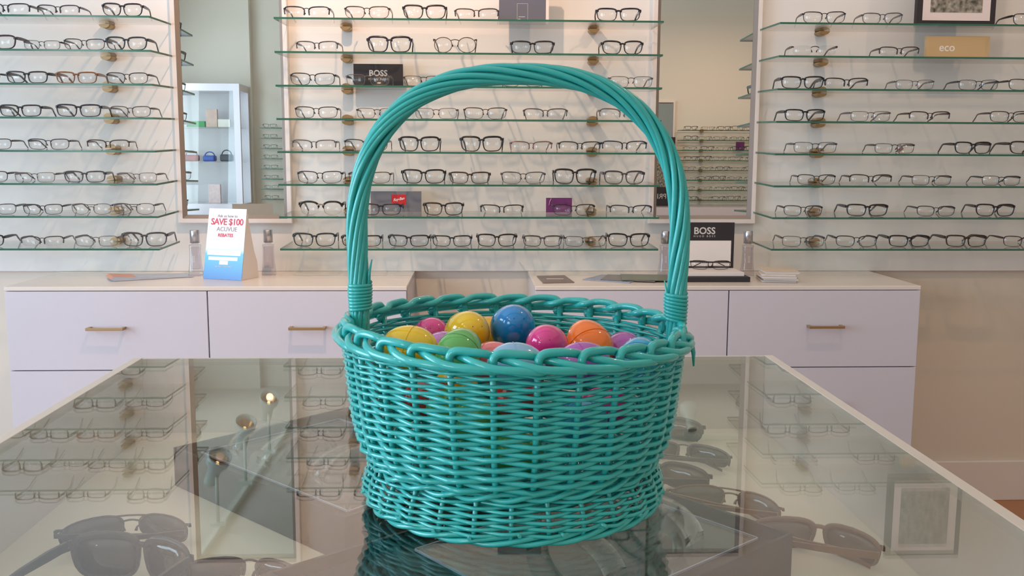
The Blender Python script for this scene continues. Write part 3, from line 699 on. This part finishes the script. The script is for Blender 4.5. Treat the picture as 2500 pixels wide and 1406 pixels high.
# waist braid and foot border (two strands twisted round each other)
def rope(bm, z0, r0, rr, amp, turns, ph, n=360, dz=0.0):
    pts = []
    for j in range(n):
        a = 2*PI*j/n; q = turns*a+ph
        pts.append(bp(r0+amp*math.cos(q), a, z0+amp*math.sin(q)+dz*math.sin(3*a)))
    tube(bm, pts, rr, 7, closed=True)
bm = bmesh.new()
for ph in (0, PI): rope(bm, 0.0415, 0.1345, 0.0023, 0.0027, 14, ph)
fin('waist_braid', bm, M['basket'], bas, smooth=True)
bm = bmesh.new()
for ph in (0, 2*PI/3, 4*PI/3): rope(bm, 0.0058, 0.1375, 0.0025, 0.0031, 9, ph)
fin('foot_border', bm, M['basket'], bas, smooth=True)
for i in range(24):
    a = 2*PI*(i+rnd.uniform(-0.2, 0.2))/24; z = 0.0085+rnd.uniform(0, 0.0045); bm = bmesh.new()
    tube(bm, [bp(0.133, a, z+0.001), bp(0.1445+rnd.uniform(0, 0.0015), a+0.02, z)], 0.0017, 8)
    fin('cut_rod_end', bm, M['basket'], bas)
# floor of the basket
bm = bmesh.new()
for i in range(30):
    r = 0.006+0.0042*i
    tube(bm, [bp(r, 2*PI*j/40, 0.030+0.0015*math.cos(PI*(j+i))) for j in range(40)], 0.0019, 5, closed=True)
fin('base', bm, M['basket'], bas, smooth=True)
# rim border: each stake bends over, passes behind the next and lies down along the outside
bm = bmesh.new()
ctl = [(0.0, 0.1500, 0.0015), (0.0, 0.1580, 0.0010), (0.03, 0.1635, 0.0008), (0.17, 0.1670, 0.0), (0.50, 0.1673, -0.0010), (0.80, 0.1663, -0.0025), (1.02, 0.1640, -0.0065), (1.25, 0.1620, -0.0040), (1.55, 0.1600, 0.0030), (1.85, 0.1575, 0.0068), (2.1, 0.1560, 0.0082), (2.6, 0.1550, 0.0084), (3.0, 0.1540, 0.0065), (3.15, 0.1530, 0.0005)]
def cat(P, n=5):
    out = []
    for i in range(len(P)-1):
        p0, p1, p2, p3 = P[max(0, i-1)], P[i], P[i+1], P[min(len(P)-1, i+2)]
        for j in range(n):
            t = j/n; out.append(tuple(0.5*((2*b)+(-a+c)*t+(2*a-5*b+4*c-d)*t*t+(-a+3*b-3*c+d)*t**3) for a, b, c, d in zip(p0, p1, p2, p3)))
    out.append(P[-1]); return out
for i in range(NS):
    jz = rnd.uniform(-0.0012, 0.0012); pts = []
    for u, z, dr in cat(ctl, 3):
        a = A0+2*PI*(i+u)/NS; pts.append(bp(RB(min(z, 0.16))+dr, a, z+jz*min(1, u*2)*(1 if u < 1.3 else 0.3)))
    tube(bm, pts, lambda t: 0.0037-0.0002*t, 8)
# a stray rod end at the right
a = 0.0
tube(bm, [bp(0.166, -0.10, 0.150), bp(0.170, -0.05, 0.140), bp(0.171, -0.04, 0.126)], lambda t: 0.0034*(1-0.75*t), 8)
fin('rim_border', bm, M['basket'], bas, smooth=True)
# handle
HX = 0.0050; HA, HZ0, HB, HN = 0.1505, 0.243, 0.1515, 2.45
def hpath(s):   # s 0..1 from the left foot to the right foot, relative to the basket
    L = 0.085; arc = 0.5*PI*0.5*(HA+HB)*1.09*2; tot = 2*L*1.0+arc; d = s*tot
    zb = HZ0-L-0.02
    if d < L: return Vector((HX-HA*(0.985+0.015*d/L), 0, zb+(L+0.02)*d/L))
    if d > tot-L: return Vector((HX+HA*(0.985+0.015*(tot-d)/L), 0, zb+(L+0.02)*(tot-d)/L))
    th = PI*(1-(d-L)/arc); c, sn = math.cos(th), math.sin(th)
    return Vector((HX+HA*math.copysign(abs(c)**(2/HN), c), 0, HZ0+HB*abs(sn)**(2/HN)))
raw = [hpath(i/600) for i in range(601)]
# even spacing along the arch
cum = [0]
for p, q in zip(raw, raw[1:]): cum.append(cum[-1]+(q-p).length)
NP = 150; hp = []; j = 0
for i in range(NP+1):
    d = cum[-1]*i/NP
    while j < len(cum)-2 and cum[j+1] < d: j += 1
    t = (d-cum[j])/max(1e-9, cum[j+1]-cum[j]); hp.append(raw[j].lerp(raw[j+1], t))
for it in range(3): hp = [hp[0]]+[(hp[i-1]+hp[i]*2+hp[i+1])/4 for i in range(1, NP)]+[hp[-1]]
bm = bmesh.new(); NSTR = 9
for s_ in range(NSTR+1):
    pts = []
    for i, p in enumerate(hp):
        t = (hp[min(NP, i+1)]-hp[max(0, i-1)]).normalized(); nrm = Vector((0, 1, 0)); bi = t.cross(nrm)
        f = i/NP; en = min(1, min(f, 1-f)/0.13); R_ = (0.0052+0.0013*en) if s_ < NSTR else 0.0
        q = 2*PI*s_/NSTR + 2*PI*2.3*f + 0.25*math.sin(7*f+s_)
        pts.append(p+nrm*(R_*0.95*math.cos(q))+bi*(R_*1.12*math.sin(q)))
    tube(bm, pts, 0.00275 if s_ < NSTR else 0.0046, 7)
# rod ends sticking out near the wraps
for sx, zz in ((-1, 0.225), (1, 0.205)):
    tube(bm, [(HX+sx*HA*0.985-sx*0.0075, -0.003, zz-0.035), (HX+sx*HA*0.985-sx*0.009, -0.003, zz-0.012), (HX+sx*HA*0.985-sx*0.0115, -0.003, zz)], lambda t: 0.0022*(1-0.7*t), 6)
fin('handle', bm, M['basket'], bas, smooth=True)
for sx, zt_, zb_, tl in ((-1, 0.203, 0.178, 0.16), (1, 0.193, 0.166, -0.2)):
    bm = bmesh.new(); pts = []; turns = 8; n = turns*20
    for j in range(n+1):
        t = j/n; a = 2*PI*turns*t; rr = 0.0098+0.0003*math.sin(5*t)
        cx_ = HX+sx*HA*0.987
        pts.append((cx_+rr*math.cos(a), rr*0.9*math.sin(a), zt_+(zb_-zt_)*t+tl*rr*math.cos(a)*(0.4+0.6*t)))
    tube(bm, pts, 0.0019, 6); fin('handle_wrap', bm, M['basket'], bas, smooth=True)
tag(bas, 'turquoise painted wicker basket with tall arched handle, full of eggs', 'basket')

# ------------------------------------------------------------------ plastic eggs
ECOL = {'blue': (14, 134, 206), 'yellow': (240, 198, 20), 'gold': (240, 176, 16), 'green': (98, 180, 92), 'pink': (226, 56, 142), 'orange': (250, 118, 14), 'purple': (176, 84, 180), 'lilac': (196, 124, 206), 'salmon': (240, 118, 128), 'sky': (140, 186, 224), 'red': (214, 52, 40), 'aqua': (60, 170, 220)}
EM = {k: mat('egg_'+k, v, 0.12, coat=0.6, noise=0.01) for k, v in ECOL.items()}
HOLE = mat('egg_air_hole', (30, 20, 26), 0.8)
def egg_bm():
    bm = bmesh.new(); prof = []; n = 26
    for i in range(1, n):
        th = PI*i/n; z = -math.cos(th); r = math.sin(th)
        L = 1.18 if z < 0 else 1.36
        prof.append((r*(1.0-0.04*z), z*L))
        if i == n//2: prof[-1] = (prof[-1][0]*0.985, z*L); 
    prof2 = []
    for r, z in prof:
        prof2.append((r, z))
    lathe(bm, prof2, 32); return bm
bm = egg_bm(); bmesh.ops.recalc_face_normals(bm, faces=bm.faces); EGG = bpy.data.meshes.new('plastic_egg'); bm.to_mesh(EGG); bm.free()
for p in EGG.polygons: p.use_smooth = True
EGG.materials.append(None)
bm = bmesh.new(); lathe(bm, [(0.022, 0.0), (0.022, 0.008)], 10); bmesh.ops.recalc_face_normals(bm, faces=bm.faces); HM = bpy.data.meshes.new('air_hole'); bm.to_mesh(HM); bm.free(); HM.materials.append(HOLE)
bm = bmesh.new(); tube(bm, [(1.003*math.cos(2*PI*i/48), 1.003*math.sin(2*PI*i/48), 0.02) for i in range(48)], 0.012, 6, closed=True); bmesh.ops.recalc_face_normals(bm, faces=bm.faces); SM = bpy.data.meshes.new('seam_ring'); bm.to_mesh(SM); bm.free(); SM.materials.append(None)
def egg(loc, r, col, axis, label=None, holes=True):
    o = bpy.data.objects.new('plastic_egg', EGG); COL.objects.link(o); o.location = loc; o.scale = (r, r, r)
    o.rotation_euler = Vector(axis).to_track_quat('Z', 'Y').to_euler()
    o.material_slots[0].link = 'OBJECT'; o.material_slots[0].material = EM[col]
    s = bpy.data.objects.new('seam_ring', SM); COL.objects.link(s); s.parent = o; s.material_slots[0].link = 'OBJECT'; s.material_slots[0].material = EM[col]
    if holes:
        for dx in (-0.13, 0.30):
            h = bpy.data.objects.new('air_hole', HM); COL.objects.link(h); h.parent = o; h.location = (dx, 0, 1.36*math.sqrt(max(0, 1-(dx/0.96)**2))-0.006); h.rotation_euler = (0, math.atan2(dx*1.36, 0.9), 0)
    return tag(o, label, 'plastic egg', 'plastic eggs in the basket')
VIS = [  # px, py, Y, radius, colour, axis
 (1252, 799, 0.935, 0.0222, 'blue', (0.1, -0.9, 0.45), 'shiny blue plastic egg standing highest in the middle of the basket'),
 (1140, 814, 0.925, 0.0218, 'yellow', (0.3, -0.9, 0.4), 'large yellow plastic egg left of the blue egg'),
 (1178, 824, 0.990, 0.0205, 'gold', (0.8, 0.1, 0.4), 'golden yellow egg half hidden behind the large yellow egg'),
 (1005, 850, 0.850, 0.0205, 'yellow', (-0.9, 0.3, 0.15), 'yellow plastic egg lying at the left front of the basket'),
 (1120, 861, 0.825, 0.0198, 'green', (0.3, 0.8, 0.35), 'green plastic egg at the front, below the large yellow egg'),
 (1053, 824, 0.985, 0.0205, 'pink', (0.1, -0.85, 0.5), 'pink plastic egg at the back left of the basket'),
 (1080, 858, 0.895, 0.0190, 'lilac', (0.5, 0.6, 0.1), 'lilac plastic egg between the left yellow egg and the green egg'),
 (1335, 844, 0.852, 0.0192, 'pink', (-0.2, -0.9, 0.4), 'bright pink plastic egg between the blue egg and the orange egg'),
 (1440, 845, 0.888, 0.0219, 'orange', (-0.25, 0.75, 0.5), 'bright orange plastic egg at the right of the basket'),
 (1200, 884, 0.862, 0.0190, 'salmon', (0.3, -0.2, 0.1), 'salmon pink plastic egg low between the green egg and the blue egg'),
 (1255, 892, 0.782, 0.0195, 'sky', (1.0, 0.1, 0.05), 'pale blue plastic egg lying at the front rim of the basket'),
 (1418, 889, 0.795, 0.0190, 'purple', (0.9, 0.2, 0.15), 'purple plastic egg lying in front of the orange egg'),
 (1522, 860, 0.910, 0.0200, 'purple', (0.3, 0.8, 0.1), 'purple plastic egg right of the orange egg'),
 (1560, 880, 0.865, 0.0200, 'aqua', (0.2, 0.7, 0.3), 'light blue plastic egg at the far right inside the basket')]
cen = []
for px, py, Y, r, c, ax, l in VIS:
    p = at(px, py, Y); cen.append((p, r)); egg(p, r, c, ax, l)
hid = []
for L, z in enumerate((0.987, 0.961, 0.936)):
    for i in range(-3, 4):
        for j in range(-3, 4):
            x = i*0.046+(j % 2)*0.023+(L % 2)*0.013; y = j*0.041+(L % 2)*0.012; rr = math.hypot(x, y)
            if rr+0.026 > RB(z-TZ)-0.024: continue
            if rr < 0.06 and L > 0: continue
            p = Vector((BX+x, BY+y, z))
            if any((p-q).length < 0.0205+rq+0.002 for q, rq in cen): continue
            hid.append(p); cen.append((p, 0.0205))
for i, p in enumerate(hid):
    x = p.x-BX
    pool = ['yellow', 'green', 'red'] if x < -0.04 else (['red', 'orange', 'blue', 'green'] if x < 0.05 else ['purple', 'aqua', 'pink', 'red'])
    c = pool[i % len(pool)]
    egg(p, 0.0200, c, (rnd.uniform(-1, 1), rnd.uniform(-1, 1), rnd.uniform(-0.2, 0.2)), '%s plastic egg buried in the basket, glimpsed through the weave' % c, holes=False)

# ------------------------------------------------------------------ ceiling track lights
def track(x0, x1, y0, y1, label):
    bm = bmesh.new(); bx(bm, min(x0, x1)-0.018, max(x0, x1)+0.018, min(y0, y1)-0.018, max(y0, y1)+0.018, 2.955, 2.9995)
    return tag(fin('light_track', bm, M['track']), label, 'light track')
track(-2.25, 2.6, 2.05, 2.05, 'white ceiling light track running along the racks')
track(-1.68, -1.68, -2.4, 1.9, 'white ceiling light track running front to back, left half')
track(1.12, 1.12, -1.0, 1.9, 'white ceiling light track running front to back, right half')
HEADP = None
FILL_SPOTS = [(1.9, -1.7, 52), (3.0, -1.7, 52)]  # added fill heads, kept out of mirror view, to warm the far wall
def head(loc, to, label, power=0, glow=True):
    global HEADP
    o = empty('spotlight_head', loc); z = 2.955-loc[2]
    d = (Vector(to)-Vector(loc)).normalized()
    q = d.to_track_quat('-Z', 'Y').to_matrix().to_4x4()
    bm = bmesh.new(); tube(bm, [(0, 0, 0.02), (0, 0, z)], 0.012, 8); bx(bm, -0.05, 0.05, -0.016, 0.016, z-0.03, z-0.0005); fin('stem', bm, M['track'], o)
    bm = bmesh.new(); lathe(bm, [(0.034, 0.13), (0.036, 0.12), (0.036, 0.02), (0.062, -0.03), (0.064, -0.085), (0.060, -0.085), (0.058, -0.04), (0.030, 0.0)], 24, cap=False)
    bm.transform(Matrix.Scale(1.2, 4)); bm.transform(q); fin('lamp_housing', bm, M['track'], o, smooth=True)
    bm = bmesh.new(); lathe(bm, [(0.056, -0.045), (0.030, -0.012), (0.001, -0.004)], 20, cap=False); bm.transform(Matrix.Scale(1.2, 4)); bm.transform(q)
    fin('reflector', bm, mat('amber_reflector', (190, 132, 70), 0.2, metal=1.0) if 'amber_reflector' not in bpy.data.materials else bpy.data.materials['amber_reflector'], o, smooth=True)
    bm = bmesh.new(); bmesh.ops.create_uvsphere(bm, u_segments=12, v_segments=8, radius=0.013); bm.transform(q @ Matrix.Translation((0, 0, -0.026)))
    fin('bulb', bm, M['glow'], o, smooth=True)
    tag(o, label, 'spotlight', 'ceiling track spotlights')
    if power: lamp('SPOT', 'spot_beam', Vector(loc)+d*0.10, to, power, WARM, spot_size=math.radians(92), spot_blend=0.9, shadow_soft_size=0.028)
for (x, y, pw), l in zip(SPOTS, ('over the left rack', 'left of centre over the middle rack', 'over the right mirror', 'over the right rack')):
    head((x, y, 2.55), (x*1.02, 3.25, 1.45), 'white track spotlight aimed at the wall, '+l, pw)
for (x, y), to, l in (((-1.67, -1.25), (-1.2, -0.3, 1.0), 'third from the rear on the left track'), ((-1.69, -0.5), (-1.2, 0.3, 1.0), 'second on the left track'),
                      ((-1.68, 0.32), (-0.9, 1.1, 0.9), 'nearest the racks on the left track'), ((1.1, 1.48), (0.2, 1.0, 0.9), 'at the wall end of the right track')):
    head((x, y, 2.55), to, 'white track spotlight, '+l, 8 if y > 0 else 5)

for (x, y, pw), l in zip(FILL_SPOTS, ('left', 'right')):
    head((x, y, 2.78), (x, -3.8, 1.05), 'added fill spotlight brightening the far rack, %s one of two' % l, pw)
track(1.4, 3.4, -1.7, -1.7, 'added ceiling track carrying the fill spotlights over the far rack')  # added only to carry the fill heads

# ------------------------------------------------------------------ the far side of the room, seen in the mirrors
o = empty('showcase_cabinet', (-2.66, -3.48, FZ)); 
bm = bmesh.new(); w = 0.36; Hc = 1.93
for a in ((-w, -w+0.03, 0.17, 0.20), (w-0.06, w, 0.16, 0.20), (-w, -w+0.03, -0.20, -0.17), (w-0.03, w, -0.20, -0.17)): bx(bm, a[0], a[1], a[2], a[3], 0.75, Hc-0.07)
bx(bm, -w, w, -0.2, 0.2, Hc-0.07, Hc); bx(bm, -w, w, -0.2, 0.2, 0.0005, 0.75)
fin('cabinet_frame', bm, M['lacquer'], o)
box('back_board', -w+0.03, w-0.03, -0.195, -0.185, 0.75, Hc-0.07, M['lacquer'], o)
box('glass_door', -w+0.03, w-0.06, 0.180, 0.185, 0.75, Hc-0.07, M['glass'], o)
for z in (1.165, 1.505): box('glass_shelf', -w+0.03, w-0.03, -0.18, 0.17, z-0.004, z+0.004, [M['shelf_glass']], o)
tag(o, 'tall white glass-fronted showcase across the room, reflected in left mirror', 'cabinet')
def blob(name, x, z, w_, h_, m, label, cat):
    bm = bmesh.new(); bx(bm, -w_, w_, -0.05, 0.05, 0, h_*0.6, bevel=min(w_, h_)*0.25); q = empty(name, (x, -3.47, z+FZ+0.0045))
    fin('case_body', bm, m, q); bm = bmesh.new(); tube(bm, [(w_*0.8*math.cos(PI*i/10), 0, h_*0.55+h_*0.4*math.sin(PI*i/10)) for i in range(11)], 0.006, 6); fin('strap', bm, m, q)
    return tag(q, label, cat)
blob('small_handbag', -2.84, 1.165, 0.07, 0.11, mat('red_pattern', (150, 40, 52), 0.5, noise=0.5, nscale=60), 'small red patterned bag in the showcase reflected in left mirror', 'bag')
blob('small_handbag', -2.66, 1.165, 0.06, 0.10, mat('blue_bag', (42, 80, 170), 0.4), 'small blue bag in the showcase reflected in left mirror', 'bag')
blob('small_handbag', -2.49, 1.165, 0.06, 0.12, mat('dark_bag', (30, 34, 54), 0.4), 'small dark navy bag in the showcase reflected in left mirror', 'bag')
def flatbox(name, x, z, w_, h_, m, label, cat):
    bm = bmesh.new(); bx(bm, -w_, w_, -0.02, 0.02, 0, h_, bevel=0.002); q = fin(name, bm, m); q.location = (x, -3.46, z+FZ+0.0045); return tag(q, label, cat)
flatbox('advert_card', -2.62, 1.505, 0.055, 0.18, mat('portrait_print', (206, 176, 168), 0.5, noise=0.3, nscale=14), 'pinkish advert card on the showcase top shelf, in left mirror', 'card')
flatbox('carton', -2.78, 1.505, 0.09, 0.06, mat('green_carton', (58, 150, 92), 0.5), 'green carton on the showcase top shelf, in left mirror', 'box')
flatbox('carton', -2.50, 1.505, 0.06, 0.08, M['white_card'], 'white carton on the showcase top shelf, in left mirror', 'box')
flatbox('advert_card', -2.62, 0.746, 0.06, 0.19, mat('floral_print', (226, 200, 204), 0.5, noise=0.25, nscale=30), 'pale floral card at the bottom of the showcase, in left mirror', 'card')
# low counter showcase
o = empty('counter_showcase', (-2.98, -2.55, FZ))
bm = bmesh.new(); bx(bm, -0.27, 0.25, -0.3, 0.3, 0.0005, 0.62); bx(bm, -0.27, 0.25, -0.3, 0.3, 0.925, 0.955)
for a in ((0.225, 0.25, 0.275, 0.3), (0.225, 0.25, -0.3, -0.275), (-0.27, -0.245, 0.275, 0.3)): bx(bm, *a, 0.62, 0.925)
fin('counter_frame', bm, mat('steel_blue_frame', (150, 164, 176), 0.4), o)
box('counter_glass', -0.24, 0.22, 0.285, 0.29, 0.62, 0.925, M['glass'], o)
tag(o, 'low grey-framed glass counter across the room, reflected in left mirror', 'counter')
# far racks
FWY = -3.8
fs = None
def far_shelf(x0, x1, z, label, grp):
    bm = bmesh.new(); f = bx(bm, x0, x1, FWY+0.03, FWY+0.23, z-0.004, z+0.004)
    for q in f:
        q.normal_update(); q.material_index = 0 if abs(q.normal.z) > 0.9 else 1
    return tag(fin('glass_shelf', bm, [M['shelf_glass'], M['edge']]), label, 'shelf', grp)
fcols = 'kbngtks'; fst = 'GMFNSMG'
for k in range(8):
    z = 1.49-k*0.104
    far_shelf(2.16, 3.35, z, 'glass shelf %s from top on the far wall, reflected in right mirror' % ORD[k], 'far wall shelves')
    far_shelf(-2.18, -1.2, z, 'glass shelf %s from top on the far wall, reflected in left mirror' % ORD[k], 'far wall shelves at left')
    for i in range(6):
        c = fcols[(k*3+i*2) % 7]; st = fst[(k*2+i*3) % 7]
        q = make_glasses('eyeglasses', st, c, (2.27+0.165*i+0.02*math.sin(k*3+i), FWY+0.20, z+0.0045), 0.135, rz=PI+0.1, small=True)
        tag(q, '%s %s eyeglasses, %s on %s far shelf in right mirror' % (FCN[c], KINDN[st], ORD[i], ORD[k]), 'eyeglasses', 'eyeglasses on the far rack')
    c = fcols[k % 7]; q = make_glasses('eyeglasses', 'M', c, (-2.08, FWY+0.20, z+0.0045), 0.135, rz=PI-0.1, small=True)
    tag(q, '%s metal eyeglasses at the end of the %s far shelf in left mirror' % (FCN[c], ORD[k]), 'eyeglasses', 'eyeglasses on the far left rack')
    for X in (2.42, ):
        bm = bmesh.new(); half_cyl(bm, 1, 0.018, 0.001, 0.05, 0.0055); half_cyl(bm, -1, 0.018, 0.001, 0.05, 0.0055)
        q = fin('shelf_clamp', bm, M['brass']); q.location = (X, FWY, z); tag(q, 'brass clamp of the %s far shelf, reflected in right mirror' % ORD[k], 'clamp', 'far wall clamps')
mirror('wall_mirror', 1.72, 2.13, 0.80, 1.80, FWY, 'white-framed mirror on the far wall, reflected in the right mirror', facing=1)
bm = bmesh.new(); bx(bm, -0.045, 0.045, 0, 0.01, 0, 0.09)
q = fin('display_card', bm, M['purple']); q.location = (2.82, FWY+0.08, 1.49-0.208+0.0045); tag(q, 'purple card on the third far shelf, reflected in right mirror', 'display card')
struct(box('baseboard_front', -2.27, 4.2, -3.8, -3.786, FZ, 0.126, M['frame_white']))
o = empty('poster', (1.93, -3.68, 0.7004)); bm = bmesh.new(); bx(bm, -0.20, 0.19, 0, 0.012, 0, 0.72); fin('board', bm, M['dark'], o)
box('photo_print', -0.18, 0.17, 0.0122, 0.0135, 0.20, 0.56, art, o)
textmesh('poster_text', 'PRIMO', 0.075, M['text_grey'], o, Matrix.Translation((0, 0.013, 0.10)) @ Matrix.Rotation(PI, 4, 'Z') @ UPRIGHT)
tag(o, 'dark poster board standing on the far cabinet, reflected in right mirror', 'poster')
# long low cabinet under the far rack
bm = bmesh.new(); bx(bm, 1.6, 3.4, -3.785, -3.38, FZ+0.0005, 0.70, bevel=0.002)
tag(fin('low_cabinet', bm, M['lacquer']), 'long low white cabinet under the far rack, reflected in right mirror', 'cabinet')
